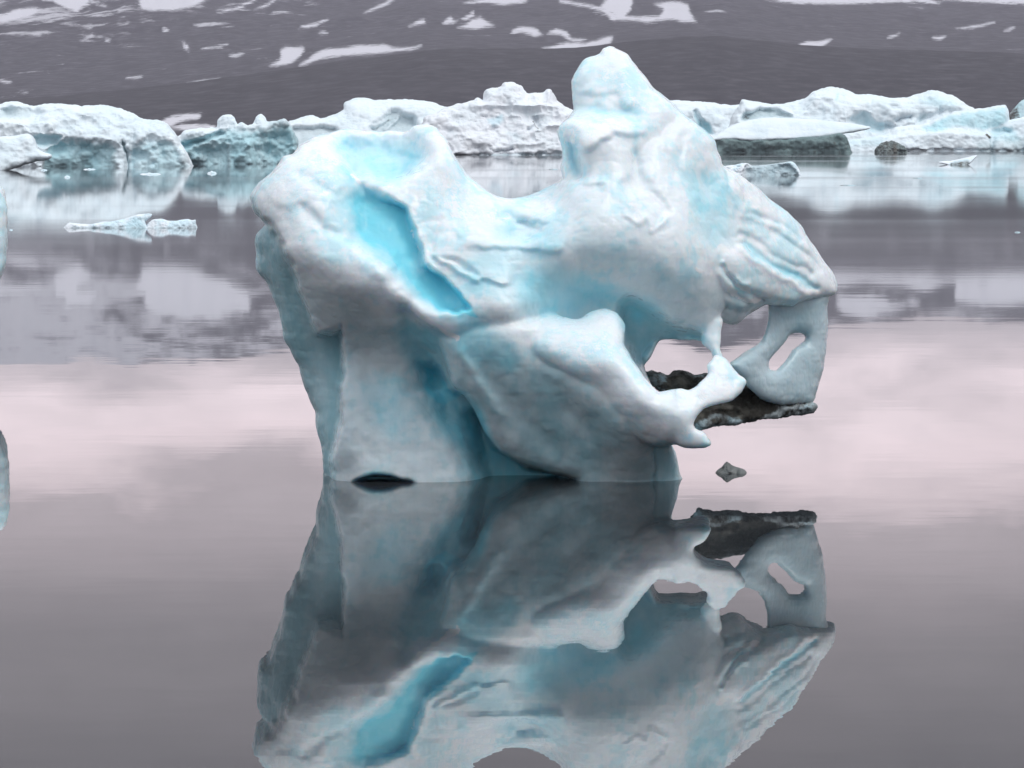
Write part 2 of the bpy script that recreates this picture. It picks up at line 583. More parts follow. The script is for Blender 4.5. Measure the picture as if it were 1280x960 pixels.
def rock_material(name, snowy, k=1.0):
    m, nt, bs, out = new_mat(name); b = NB(nt)
    geo = b.n('ShaderNodeNewGeometry'); pos = geo.outputs['Position']
    n1 = b.noise(pos, .013, 6, .6); n2 = b.noise(pos, .10, 5, .65)
    base = b.mix(n1, (.020 * k, .018 * k, .023 * k), (.046 * k, .042 * k, .050 * k))
    base = b.mix(b.ramp(n2, .4, .75), base, (.075 * k, .07 * k, .08 * k))
    if snowy:
        at = b.n('ShaderNodeAttribute', attribute_name='snow')
        fl = b.n('ShaderNodeAttribute', attribute_name='fleck')
        s = b.math('ADD', at.outputs['Fac'], b.math('MULTIPLY', b.math('SUBTRACT', n2, .5), 13.0))
        s = b.math('ADD', s, b.math('MULTIPLY', b.math('SUBTRACT', b.noise(pos, .4, 3, .6), .5), 4.0))
        sf = b.math('SUBTRACT', 1.0, b.ramp(s, -2.0, 2.2))
        mp = b.n('ShaderNodeMapping'); mp.inputs['Rotation'].default_value = (0, 0, .25); mp.inputs['Scale'].default_value = (.022, .008, .06)
        b.l(pos, mp.inputs[0])
        f = b.noise(mp.outputs[0], 1.0, 7, .68, .3)
        ff = b.math('ADD', f, b.math('MULTIPLY', fl.outputs['Fac'], .2))
        sf2 = b.math('MULTIPLY', b.ramp(ff, .60, .72), .75)
        sf = b.math('MAXIMUM', sf, sf2)
        base = b.mix(sf, base, (.56, .54, .58))
    b.l(base, bs.inputs['Base Color'])
    bs.inputs['Roughness'].default_value = .95
    bs.inputs['Specular IOR Level'].default_value = .15
    return m


SNOW = [
    [(-20, 20), (0, 18), (20, 12), (40, 9), (53, 12), (40, 20), (15, 26), (0, 29), (-20, 32)],
    [(60, -30), (66, 0), (78, 8), (94, 15), (103, 10), (112, 2), (105, -12), (95, -30)],
    [(180, -40), (175, 8), (190, 13), (222, 12), (240, 8), (262, -2), (300, -20), (310, -45), (240, -55)],
    [(272, 15), (295, 10), (312, 2), (325, -6), (318, 0), (300, 10), (280, 15)],
    [(336, 82), (350, 75), (351, 62), (357, 59), (366, 60), (380, 59), (375, 70), (366, 79), (350, 82)],
    [(374, 82), (390, 70), (405, 62), (425, 60), (450, 57), (482, 56), (490, 59), (503, 60), (527, 57), (512, 62), (480, 66), (440, 69), (405, 73)],
    [(511, 32), (522, 27), (530, 24), (531, 29), (520, 32)],
    [(554, 29), (560, 22), (564, 20), (566, 25), (573, 26), (566, 29)],
    [(573, 34), (585, 30), (590, 24), (600, 21), (608, 27), (618, 32), (600, 35), (580, 35)],
    [(577, 24), (588, 18), (591, 14), (592, 19), (584, 25)],
    [(580, 4), (600, 0), (620, -8), (645, -10), (660, 0), (650, 3), (630, 6), (610, 3), (592, 3)],
    [(640, 38), (652, 33), (668, 35), (678, 43), (668, 45), (652, 40), (640, 41)],
    [(684, 42), (695, 36), (708, 40), (715, 48), (732, 49), (725, 52), (712, 50), (700, 43)],
    [(675, 62), (690, 58), (712, 53), (730, 55), (745, 50), (765, 45), (763, 54), (745, 58), (715, 62), (690, 63)],
    [(750, 10), (758, 0), (775, -10), (790, 0), (788, 12), (782, 20), (800, 21), (825, 20), (828, 10), (818, 5), (840, 2), (860, 6), (862, 16), (870, 26),
     (855, 28), (840, 24), (810, 28), (785, 25), (772, 25), (765, 16)],
    [(700, 30 - 30), (735, 6), (760, 12), (775, 24), (768, 26), (752, 14), (730, 8), (700, 3)],
    [(960, -2), (985, 3), (1030, 5), (1080, 4), (1130, 2), (1175, 4), (1160, -2), (1230, 3), (1290, 4), (1290, -10), (1250, -14), (1100, -12), (960, -8)],
    [(998, 57), (1008, 52), (1025, 52), (1040, 49), (1032, 56), (1025, 60), (1012, 58)],
    [(1110, 47), (1125, 41), (1117, 46)], [(1166, 48), (1182, 45), (1176, 49)], [(1195, 36), (1220, 32), (1243, 28), (1220, 34)],
    [(1255, 38), (1268, 34), (1262, 38)],
    [(252, 61), (284, 56), (268, 60)], [(287, 70), (305, 66), (296, 71)], [(233, 106), (250, 101), (274, 98), (255, 103)],
    [(158, 97), (178, 95), (170, 98)], [(228, 52), (234, 56), (235, 64), (230, 60)], [(0, 101), (14, 102), (4, 103)],
    [(46, 127), (65, 123), (88, 121), (66, 125)],
    [(372, 36), (390, 30), (410, 24), (392, 33)], [(456, 16), (475, 6), (500, -6), (480, 7)], [(398, 42), (406, 39), (409, 42)],
    [(318, 12), (335, 4), (350, -4), (335, 7)], [(205, 35), (212, 38), (206, 39)], [(131, 48), (138, 50), (133, 51)],
    # higher up, out of the frame, seen only in the lagoon
    [(66, -22), (90, -16), (118, -20), (112, -34), (84, -38)],
    [(196, -26), (240, -16), (284, -24), (292, -40), (262, -36), (230, -30)],
    [(-60, -15), (20, -8), (60, -14), (50, -22), (0, -26), (-60, -24)],
    [(400, -20), (470, -30), (520, -22), (560, -40), (480, -48), (410, -40)],
    [(1200, 12 - 20), (1300, -5), (1320, -30), (1260, -42), (1200, -36)],
    [(1050, -30), (1110, -26), (1150, -40), (1100, -50), (1060, -46)],
    [(640, -30), (720, -24), (760, -40), (700, -52), (650, -46)],
]
# snow lying on the low shore behind the icebergs
SHORE_SNOW = [[(200, 153), (215, 146), (232, 142), (252, 142), (250, 147), (230, 151), (215, 157), (205, 158)],
              [(205, 161), (230, 157), (262, 156), (270, 160), (230, 163)]]

ucols = np.r_[np.arange(-6000, -1000, 60), np.arange(-1000, -100, 10), np.arange(-100, 1380, 2.8), np.arange(1380, 2300, 10), np.arange(2300, 7300, 60)]
crest = lambda u: interp(CREST, u) + 1.2 * fbm(np.c_[u.ravel() / 40, 0 * u.ravel(), 0 * u.ravel()], 3, 3).reshape(u.shape)
top = lambda u: interp(TOP, u) + 22 * fbm(np.c_[u.ravel() / 90, 0 * u.ravel(), 0 * u.ravel()], 4, 8).reshape(u.shape)
ROCK, SNOWROCK = rock_material("dark_moraine", True), rock_material("snow_streaked_rock", True, 1.45)
hill = terrain("hill", ROCK, ucols, (1450, 2100), lambda U, T: np.where(T < .85, 186 + (crest(U) - 186) * sstep(T / .85) ** .9,
               crest(U) + (T - .85) * 250), 70, 2.2, 120, 4, (SHORE_SNOW, lambda u, v: 0 * u - 2))
tag(hill, kind='structure')
mount = terrain("mountain", SNOWROCK, ucols, (2120, 4200), lambda U, T: (crest(U) + 12) + (top(U) - crest(U) - 12) * T ** .95, 190, 9, 240, 21,
                (SNOW, lambda u, v: np.clip(1 - np.abs(u - 60) / 420, 0, 1) * np.clip((80 - v) / 60, 0, 1) * .85
                 + np.clip((18 - v) / 60, 0, 1) * .55 - .15))
tag(mount, kind='structure')

# ------------------------------------------------------------------ the near iceberg
ICE = ice_material("weathered_glacier_ice", 1.0, coat=.06, white=(.865, .882, .905), clear=(.36, .50, .54), blue=(.22, .70, .83), rough=.27, bump=.15, sss=.6, cells=.25, pale=(.52, .80, .88))
ICE_CLEAR = ice_material("thin_clear_ice", 1.0, white=(.62, .72, .76), coat=.35, clear=(.42, .56, .61), rough=.22, bump=.14, sss=.6)
SEDIMENT = ice_material("sediment_laden_ice", .5, white=(.26, .27, .27), rough=.6, bump=1.6)

P_BODY = [(405, 650), (406, 620), (405, 595), (403, 561), (397, 539), (394, 511), (381, 482), (373, 454), (355, 423), (347, 386), (334, 354),
          (322, 334), (321, 296), (329, 286), (333, 280), (319, 262), (313, 246), (323, 231), (341, 215), (356, 196), (366, 193), (375, 182),
          (391, 171), (409, 167), (434, 160), (456, 163), (475, 164), (509, 165), (516, 158), (531, 156), (544, 160), (556, 174), (566, 193),
          (581, 215), (600, 231), (622, 245), (641, 248), (659, 245), (681, 237), (700, 227), (706, 224), (702, 209), (704, 187), (697, 165),
          (700, 157), (710, 148), (718, 137), (716, 121), (715, 102), (722, 84), (733, 73), (751, 68), (754, 62), (763, 58), (772, 62), (783, 68),
          (793, 81), (801, 93), (816, 109), (838, 127), (860, 148), (879, 162), (893, 174), (897, 187), (902, 206), (915, 230), (925, 300),
          (912, 370), (901, 400), (895, 418), (886, 427), (860, 424), (835, 423), (822, 426), (813, 445), (804, 457), (809, 470), (820, 495),
          (838, 530), (840, 559), (844, 570), (847, 586), (847, 650)]
C_BODY = [
    # left lobe and its rim
    (385, 180, .75), (350, 225, .38), (330, 262, .3), (400, 250, .02), (365, 300, -.08), (410, 215, .3), (440, 165, 1.0),
    (355, 315, -.06), (400, 325, -.26), (450, 352, -.32), (500, 383, -.30), (540, 408, -.26), (570, 425, -.16),
    (430, 290, -.08), (450, 232, .28), (480, 232, .30), (480, 170, 1.1), (535, 165, .9), (550, 200, .48), (520, 250, .24), (500, 215, .48),
    (540, 310, .06), (560, 365, -.12), (610, 395, -.28), (640, 390, -.28), (580, 400, -.25),
    # front wall under the rim
    (370, 350, .06), (385, 370, .03), (430, 420, .14), (480, 432, .18), (530, 445, .20), (440, 500, .12), (500, 500, .2), (430, 560, .06),
    (500, 570, .04), (560, 540, .14), (580, 590, .06), (470, 605, -.02), (440, 650, -.03), (550, 650, 0.0), (405, 600, .3),
    (330, 320, .42), (360, 420, .4), (385, 500, .4),
    # middle face up to the saddle
    (590, 225, .66), (610, 270, .34), (640, 247, .66), (690, 240, .72), (650, 290, .24), (600, 330, -.02), (650, 340, -.02), (620, 310, .1), (560, 250, .34),
    # tower
    (760, 65, 1.4), (730, 95, 1.2), (790, 100, 1.15), (720, 132, 1.08), (765, 128, 1.0), (705, 158, .62), (790, 150, .82), (750, 172, .52),
    (715, 178, .54), (720, 215, .56), (800, 200, .6), (870, 185, .95), (840, 140, 1.05), (895, 205, 1.05),
    # chest, rolling under into the blue hollow
    (720, 245, .28), (780, 258, .22), (850, 270, .42), (700, 295, .02), (760, 310, .02), (830, 320, .18), (690, 335, -.02), (880, 335, .45),
    (720, 365, .2), (780, 372, .32), (850, 385, .45), (892, 395, .7), (660, 360, -.08), (740, 390, .35), (790, 410, .6),
    (790, 440, .7), (815, 440, .8), (850, 405, .6), (700, 430, .3), (750, 480, .35), (640, 450, .3), (620, 520, .35), (700, 520, .3), (820, 560, .2),
    (912, 250, .95), (920, 300, .85), (905, 350, .72), (700, 650, .1), (840, 650, .2)]
A_OPS = [
    ('poly', [(333, 275), (347, 290), (358, 320), (368, 351), (384, 382), (400, 416), (412, 413), (424, 410), (428, 445), (425, 476), (427, 514), (424, 545),
              (418, 570), (413, 589), (415, 660), (300, 660), (300, 275)], 5, .36),                                       # recessed left flank
    ('poly', [(425, 178), (437, 218), (446, 224), (456, 222), (470, 228), (490, 227), (505, 222), (520, 208), (530, 192), (515, 176), (480, 170)], ((480, 226), 2.5, (480, 190), 26), .42),
    ('poly', [(434, 255), (440, 242), (456, 236), (472, 238), (490, 248), (508, 262), (512, 278), (520, 300), (528, 315), (532, 330),
              (556, 345), (572, 362), (586, 382), (572, 386), (545, 382), (524, 372), (505, 350), (480, 322), (455, 308), (440, 296), (435, 280)], ((530, 300), 3, (465, 330), 26), .20),
    ('poly', [(528, 460), (545, 456), (560, 482), (580, 492), (600, 508), (616, 540), (645, 572), (700, 590), (720, 640), (600, 640), (592, 600), (580, 570), (562, 535), (540, 508), (529, 485)], ((600, 520), 5, (560, 550), 26), .26),
    ('poly', [(590, 520), (607, 535), (625, 560), (655, 580), (690, 590), (730, 602), (730, 650), (606, 650), (600, 580)], ((640, 570), 4, (600, 590), 18), .30),
    ('arch', [(440, 606), (450, 599), (462, 595), (474, 594), (488, 596), (502, 601), (518, 605), (520, 645), (436, 645)], 2.2, .45),
    ('line', [(505, 395), (522, 430), (538, 470)], 14, .14),
    ('poly', [(425, 372), (450, 366), (478, 366), (505, 386), (530, 403), (550, 418), (568, 432), (580, 470), (520, 490), (430, 450)], ((540, 400), 4, (440, 390), 26), .05),
    ('poly', [(700, 157), (718, 148), (738, 141), (760, 151), (779, 158), (802, 162), (769, 170), (735, 185), (719, 185), (710, 168)], ((745, 180), 3, (745, 145), 14), -.07),
    ('poly', [(722, 112), (757, 96), (779, 86), (793, 125), (785, 132), (770, 113), (740, 118)], ((760, 116), 5, (765, 88), 14), -.04),
    ('line', [(704, 229), (725, 226), (755, 230)], 4, -.035), ('line', [(828, 172), (832, 200), (842, 218)], 6, .02), ('line', [(795, 165), (793, 190), (798, 215)], 6, .02),
    ('line', [(755, 190), (760, 215), (750, 235)], 7, .015), ('line', [(860, 165), (850, 200), (856, 225)], 7, .02),
    ('line', [(785, 272), (795, 280), (808, 268), (818, 286), (832, 272)], 4, -.03),
    ('poly', [(545, 315), (570, 320), (590, 332), (605, 352), (640, 352), (640, 300), (560, 290)], ((585, 332), 2.2, (610, 290), 30), -.05),
    ('poly', [(625, 262), (650, 258), (690, 262), (685, 276), (655, 274), (632, 280)], ((655, 277), 2, (655, 258), 8), -.05),
    ('poly', [(575, 290), (620, 300), (660, 296), (705, 304), (700, 318), (650, 312), (600, 312)], ((650, 314), 2.5, (650, 292), 12), -.04),
    ('poly', [(335, 215), (365, 190), (400, 205), (390, 240), (360, 262), (338, 250)], ((362, 258), 6, (370, 200), 24), -.03),
    ('line', [(380, 262), (400, 285), (440, 300)], 6, .04), ('line', [(375, 215), (395, 232), (425, 240)], 6, .035),
    ('line', [(711, 165), (716, 190), (727, 220)], 9, .12), ('line', [(716, 140), (745, 138), (790, 140)], 8, .08),
    ('poly', [(868, 225), (885, 215), (905, 225), (918, 260), (915, 300), (890, 308), (872, 290)], 18, .07),
    ('line', [(545, 318), (570, 330), (600, 350)], 3, -.05), ('line', [(640, 270), (662, 285), (640, 297)], 9, .1),
   
    ('poly', [(776, 390), (790, 372), (830, 400), (884, 424), (822, 428), (806, 462), (784, 430)], 9, .3),
    ('line', [(840, 150), (810, 180), (790, 230)], 10, .05), ('line', [(795, 190), (800, 230), (830, 260)], 8, .05),
    ('line', [(460, 440), (470, 500), (465, 560)], 20, .05), ('line', [(430, 300), (450, 320), (480, 338)], 10, -.05)]
P_BASE = [(548, 420), (556, 452), (564, 478), (582, 495), (595, 514), (607, 539), (625, 563), (655, 581), (690, 591), (722, 600), (740, 650), (846, 650),
          (847, 586), (844, 570), (838, 556), (820, 540), (800, 500), (780, 440), (700, 400), (640, 396), (590, 400)]
C_BASE = [(555, 425, -.17), (600, 425, -.24), (640, 420, -.26), (570, 470, -.16), (600, 475, -.18), (620, 510, -.10), (650, 470, -.20), (700, 470, -.30), (740, 490, -.38), (780, 530, -.40),
          (700, 510, -.14), (650, 530, -.02), (630, 560, .03), (740, 540, -.14), (800, 555, -.22), (700, 552, .0), (760, 580, .02), (690, 588, .1), (820, 565, -.02), (820, 590, .08),
          (840, 590, .14), (740, 605, .08), (700, 650, .10), (840, 650, .12), (700, 420, -.1), (780, 470, -.3)]
P_JAW = [(622, 407), (632, 398), (645, 390), (664, 386), (685, 388), (705, 396), (722, 398), (740, 390), (756, 386), (772, 392), (781, 407), (779, 429),
         (791, 451), (807, 474), (822, 490), (835, 488), (847, 486), (862, 489), (879, 476), (887, 467), (885, 457), (891, 453), (894, 445), (900, 446), (910, 454),
         (919, 465), (931, 476), (926, 489), (913, 501), (895, 504), (880, 509), (868, 520), (865, 530), (868, 537), (880, 543), (888, 556), (876, 559),
         (847, 556), (819, 558), (797, 549), (779, 534), (757, 510), (738, 488), (707, 467), (685, 456), (660, 440), (640, 428)]
C_JAW = [(630, 405, .0), (690, 396, -.02), (740, 395, .0), (655, 425, -.2), (690, 425, -.28), (720, 415, -.2), (700, 445, -.36), (750, 450, -.46), (770, 425, -.25),
         (755, 485, -.42), (800, 500, -.6), (785, 530, -.45), (820, 550, -.45), (850, 520, -.6), (884, 553, -.55), (870, 500, -.45), (900, 480, -.28), (925, 482, -.2),
         (900, 452, -.12), (840, 495, -.5)]
P_WING = [(845, 200), (880, 190), (902, 206), (919, 215), (941, 231), (960, 246), (985, 265), (1004, 284), (1013, 302), (1026, 321), (1041, 340), (1047, 357), (1045, 366),
          (1034, 371), (1015, 373), (1003, 377), (990, 382), (970, 381), (957, 379), (944, 387), (934, 393), (926, 401), (917, 405), (905, 402), (894, 390), (880, 374), (866, 358), (850, 330), (840, 280)]
C_WING = [(850, 210, .95), (905, 212, 1.1), (870, 270, .7), (890, 240, .85), (940, 240, 1.1), (930, 270, .85), (985, 275, 1.1), (1000, 310, .95), (1042, 352, 1.05), (930, 305, .7),
          (960, 332, .66), (890, 320, .62), (900, 345, .62), (925, 372, .66), (980, 365, .75), (1025, 366, .9), (910, 396, .8), (960, 300, .85), (870, 345, .62)]
W_OPS = [('line', [(930, 305), (950, 318), (975, 334), (1000, 350), (1022, 362)], 5, .08), ('line', [(905, 335), (915, 352), (932, 366), (955, 374)], 4, .07),
         ('line', [(928, 312), (950, 327), (985, 348), (1018, 366)], 5, -.05), ('line', [(903, 330), (918, 350), (935, 360)], 3, -.05),
         ('line', [(880, 335), (900, 358), (935, 378)], 5, .06), ('line', [(868, 338), (880, 360), (905, 384)], 4, .05), ('line', [(922, 292), (960, 312), (1010, 342)], 3.5, .05),
         ('line', [(940, 262), (970, 276), (1000, 300)], 4, .04), ('line', [(965, 290), (1000, 312), (1022, 336)], 3.5, .04), ('poly', [(905, 322), (935, 318), (985, 348), (1015, 372), (960, 376), (925, 362)], ((960, 374), 2.2, (940, 325), 14), -.05),
         ('poly', [(880, 334), (900, 336), (918, 356), (945, 372), (930, 388), (905, 380)], ((925, 384), 2.2, (895, 340), 10), -.04), ('poly', [(866, 225), (885, 215), (905, 225), (918, 260), (915, 300), (890, 308), (872, 290)], 18, .06),
         ('line', [(918, 230), (930, 255), (950, 262)], 6, -.04), ('line', [(930, 265), (975, 285), (1010, 310)], 5, -.03)]
P_STRUT = [(880, 396), (903, 398), (902, 415), (901, 436), (904, 449), (893, 451), (887, 437), (876, 426)]
P_HOOK = [(845, 486), (862, 488), (879, 475), (887, 466), (884, 457), (889, 452), (893, 443), (901, 444), (911, 453), (920, 464), (933, 476), (927, 490), (914, 502), (895, 506), (880, 511), (869, 522),
          (866, 531), (869, 536), (881, 542), (890, 556), (876, 560), (848, 557), (835, 520)]
P_PILLAR = [(962, 376), (990, 370), (1037, 366), (1033, 379), (1035, 401), (1032, 439), (1027, 470), (1020, 493), (1016, 503), (998, 506), (975, 506),
            (950, 498), (934, 484), (930, 476), (918, 465), (910, 455), (926, 444), (938, 436), (952, 425), (959, 404)]
H_SLIT = [(988, 418), (998, 415), (1007, 418), (1007, 426), (1000, 431), (991, 438), (984, 448), (978, 456), (969, 464), (962, 462), (961, 452), (968, 443), (976, 434), (983, 425)]
P_LEDGE = [(804, 466), (816, 464), (826, 467), (835, 471), (845, 466), (855, 464), (866, 470), (884, 467), (905, 470), (932, 476), (945, 483), (960, 489), (972, 498), (985, 503), (1000, 500),
           (1010, 502), (1021, 506), (1016, 514), (1000, 519), (985, 521), (966, 523), (948, 524), (935, 527), (912, 530), (892, 532), (872, 536), (862, 520), (842, 497), (818, 484)]

C_WING = [(u, v, z + 1.0 * min(max((u - 895) / 140., 0), 1)) for u, v, z in C_WING]
body_layers = [
    dict(poly=P_BODY, ctrl=C_BODY, ops=A_OPS, lump=(.028, 60), back=2.3, R=.13, RB=.8, minthick=.5, jit=1.9, backslope=.0),
    dict(poly=P_BASE, ctrl=C_BASE, ops=[('line', [(690, 480), (740, 540), (770, 600)], 12, .03), ('line', [(610, 465), (650, 520), (700, 570)], 12, .025), ('line', [(580, 440), (600, 480), (625, 520)], 8, -.03), ('line', [(819, 558), (821, 610)], 2.5, .05)], lump=(.02, 60), back=1.2, R=.14, RB=.3, minthick=.4, jit=.8),
    dict(poly=P_JAW, ctrl=C_JAW, back=.25, R=.17, RB=.2, minthick=.25, jit=1.0),
    dict(poly=P_WING, ctrl=C_WING, ops=W_OPS, lump=(.03, 34), thick=.8, R=.14, RB=.3, jit=1.4),
    dict(poly=P_HOOK, ctrl=C_JAW, thick=.22, R=.06, jit=1.2, step=3),
    dict(poly=P_STRUT, ctrl=[(890, 400, .72), (890, 440, .6), (885, 425, .65), (899, 420, .65), (895, 410, .7)], thick=.16, R=.08, jit=.6),
]
paint_main = [
    ('poly', [(425, 176), (437, 218), (446, 224), (470, 229), (490, 228), (505, 222), (522, 206), (530, 190), (500, 176)], 14, 'r', .50),
    ('line', [(428, 215), (440, 225)], 7, 'r', .5), ('poly', [(450, 205), (515, 200), (500, 228), (470, 231)], 8, 'r', .62),
    ('poly', [(434, 255), (440, 242), (456, 236), (472, 238), (490, 248), (508, 262), (512, 278), (520, 300), (528, 315), (532, 330), (556, 345), (575, 362),
              (598, 395), (575, 391), (545, 384), (524, 372), (505, 350), (480, 322), (455, 308), (440, 296), (435, 280)], ((530, 300), 3, (465, 330), 15), 'r', 1.0),
    ('line', [(500, 320), (525, 355), (570, 388), (600, 410)], 14, 'r', .55),
    ('poly', [(500, 395), (530, 405), (555, 430), (560, 470), (580, 495), (600, 515), (620, 560), (700, 592), (720, 640), (595, 640), (580, 570), (545, 520), (525, 470), (505, 430)], 14, 'r', .62),
    ('poly', [(528, 460), (545, 456), (560, 482), (580, 494), (560, 510), (540, 505), (529, 485)], 5, 'r', .9), ('poly', [(560, 500), (590, 500), (625, 560), (690, 588), (730, 620), (600, 640), (585, 560)], 8, 'g', .9), ('poly', [(570, 520), (600, 515), (630, 565), (690, 590), (720, 620), (605, 640), (590, 570)], 8, 'r', .75),  # dark teal towards the waterline puts the crevice's shade into the colour
    ('poly', [(575, 405), (620, 410), (650, 440), (640, 470), (590, 455), (565, 430)], 16, 'r', .6),
    ('poly', [(640, 345), (680, 330), (740, 350), (820, 385), (800, 420), (765, 385), (700, 398), (650, 385)], 20, 'r', .68),
    ('poly', [(776, 390), (790, 372), (830, 400), (884, 424), (822, 428), (806, 462), (784, 430)], 10, 'r', .4),
    ('poly', [(776, 390), (790, 372), (830, 400), (884, 424), (822, 428), (806, 462), (784, 430)], 10, 'g', .8),
    ('line', [(712, 165), (716, 190), (724, 214)], 8, 'r', .5), ('line', [(716, 140), (745, 138), (770, 145)], 8, 'r', .3), ('line', [(795, 140), (795, 190)], 5, 'r', .22),
    ('poly', [(868, 225), (885, 215), (905, 225), (918, 260), (915, 300), (890, 308), (872, 290)], 14, 'r', .42),
    ('line', [(930, 305), (950, 318), (975, 334), (1000, 350), (1022, 362)], 4, 'r', .55), ('line', [(905, 338), (915, 354), (932, 368)], 4, 'r', .35),
    ('line', [(636, 266), (655, 280), (625, 292), (700, 305)], 11, 'r', .38), ('line', [(690, 235), (660, 247), (645, 247)], 6, 'r', .35), ('line', [(640, 335), (600, 325), (690, 312)], 18, 'r', .4), ('line', [(590, 350), (640, 365), (650, 380)], 14, 'r', .35), ('line', [(740, 310), (800, 335), (850, 350)], 20, 'r', .18),
    ('line', [(716, 90), (735, 75), (725, 120)], 12, 'r', .15),
    ('poly', [(460, 480), (500, 470), (515, 520), (490, 550), (465, 530)], 16, 'r', .30),
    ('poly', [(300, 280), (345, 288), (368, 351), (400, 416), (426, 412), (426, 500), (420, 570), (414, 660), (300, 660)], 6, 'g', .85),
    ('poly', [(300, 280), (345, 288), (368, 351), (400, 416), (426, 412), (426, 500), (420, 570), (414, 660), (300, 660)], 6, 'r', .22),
    ('poly', [(426, 412), (480, 405), (540, 430), (570, 480), (600, 540), (600, 650), (420, 650), (424, 520)], 20, 'g', .45),
    ('poly', [(560, 430), (640, 440), (740, 490), (800, 550), (850, 560), (850, 650), (690, 650), (640, 590), (590, 510)], 16, 'g', .55),
    ('poly', [(600, 460), (680, 470), (760, 530), (740, 590), (680, 580), (620, 540)], 25, 'r', .22),
    ('poly', [(690, 250), (780, 250), (830, 300), (800, 350), (720, 345), (680, 310)], 25, 'g', .14),
    ('arch', [(440, 615), (444, 603), (455, 592), (470, 588), (490, 592), (500, 601), (516, 605), (518, 615)], 3, 'r', .5),
    ('poly', [(819, 558), (846, 558), (850, 650), (819, 650)], 2, 'r', .25),
    ('poly', [(820, 330), (870, 350), (900, 400), (860, 415), (810, 380)], 16, 'g', .35),
    ('poly', [(866, 360), (894, 388), (917, 404), (936, 390), (958, 378), (930, 372), (900, 360)], 5, 'g', .5),
    ('poly', [(660, 520), (760, 560), (850, 575), (850, 650), (680, 650), (630, 590)], 14, 'g', .8), ('line', [(610, 470), (680, 520), (740, 570)], 12, 'g', .75),
    ('poly', [(350, 335), (380, 350), (440, 375), (520, 420), (560, 450), (520, 440), (430, 425), (405, 414)], 10, 'g', .5),
    # granular frost left by melting: rims, ridges and the right slope
    ('poly', [(318, 250), (345, 212), (385, 178), (430, 168), (420, 200), (430, 232), (400, 260), (380, 300), (355, 300), (330, 275)], 14, 'a', .42),
    ('line', [(360, 300), (400, 325), (450, 350), (480, 360)], 12, 'a', .5), ('line', [(478, 358), (505, 378), (530, 395), (550, 410), (572, 424)], 4.5, 'a', .85),
    ('line', [(440, 224), (455, 231), (480, 234), (505, 232), (525, 215)], 4, 'a', .6), ('line', [(514, 290), (526, 315), (540, 335), (560, 345)], 4, 'a', .5),
    ('poly', [(515, 165), (545, 165), (570, 210), (620, 250), (655, 262), (650, 280), (590, 290), (540, 260), (520, 220)], 16, 'a', .45),
    ('poly', [(630, 405), (660, 392), (720, 402), (760, 395), (770, 420), (800, 480), (850, 510), (880, 545), (820, 545), (760, 495), (700, 445)], 12, 'a', .38),
    ('line', [(725, 440), (745, 460), (765, 470)], 7, 'a', .6), ('poly', [(870, 490), (895, 455), (925, 475), (920, 492), (880, 505)], 5, 'a', .45),
    ('poly', [(700, 158), (735, 148), (795, 152), (770, 172), (730, 184), (705, 180)], 8, 'a', .55), ('poly', [(740, 80), (770, 75), (800, 110), (850, 150), (890, 190), (860, 200), (800, 150), (750, 110)], 14, 'a', .4),
    ('line', [(780, 215), (800, 270), (795, 280)], 10, 'a', .45), ('line', [(825, 240), (830, 280), (820, 290)], 8, 'a', .45),
    ('line', [(902, 310), (925, 318), (955, 340), (1000, 362), (1022, 368)], 7, 'a', .7), ('line', [(903, 334), (918, 354), (938, 364)], 3.5, 'a', .85), ('line', [(913, 362), (930, 375), (950, 377)], 4.5, 'a', .75),
    ('line', [(873, 336), (884, 346)], 5, 'a', .6), ('line', [(915, 228), (935, 248), (960, 262)], 5, 'a', .6), ('line', [(930, 270), (970, 285)], 5, 'a', .4), ('line', [(1030, 366), (1046, 358)], 4, 'a', .7),
    ('line', [(640, 232), (680, 250), (690, 262), (660, 268)], 7, 'a', .5),
]

WARP = (7.0, 26.0)
d0 = water_dist(603)
berg = bpy.data.objects.new("iceberg", None); COL.objects.link(berg)
berg.location = (0.1, d0 + 1.0, 0); berg.empty_display_size = .5
tag(berg, "large sculpted white and turquoise iceberg with a tall peak and holes, mirrored in calm water", "iceberg")
bpy.context.view_layer.update()
build_ice("ice_body", body_layers, 603, ICE, 1.75, .0138, (-.95, 3.3), paint=paint_main, noise=.016, noise_len=.6, detail=.4, parent=berg, seed=2, nblur=1, kblend=1.6)
o = build_ice("ice_arch", [dict(poly=P_PILLAR, holes=[H_SLIT], ctrl=[(970, 380, 1.6), (1035, 370, 2.0), (1030, 440, 2.0), (985, 400, 1.75), (1020, 495, 1.9), (960, 480, 1.4), (915, 455, 1.05),
                                (950, 440, 1.35), (995, 470, 1.7)], thick=.32, R=.12, jit=.8)], 603, ICE_CLEAR, 1.6, .012, (.5, 2.9),
              paint=[('poly', P_PILLAR, 30, 'g', .6), ('line', [(985, 385), (995, 400), (1000, 412)], 10, 'r', .15)], noise=.014, noise_len=.35, detail=.4, parent=berg, seed=9)
o["label"] = "thin blue grey pillar with a slanted slit hole"
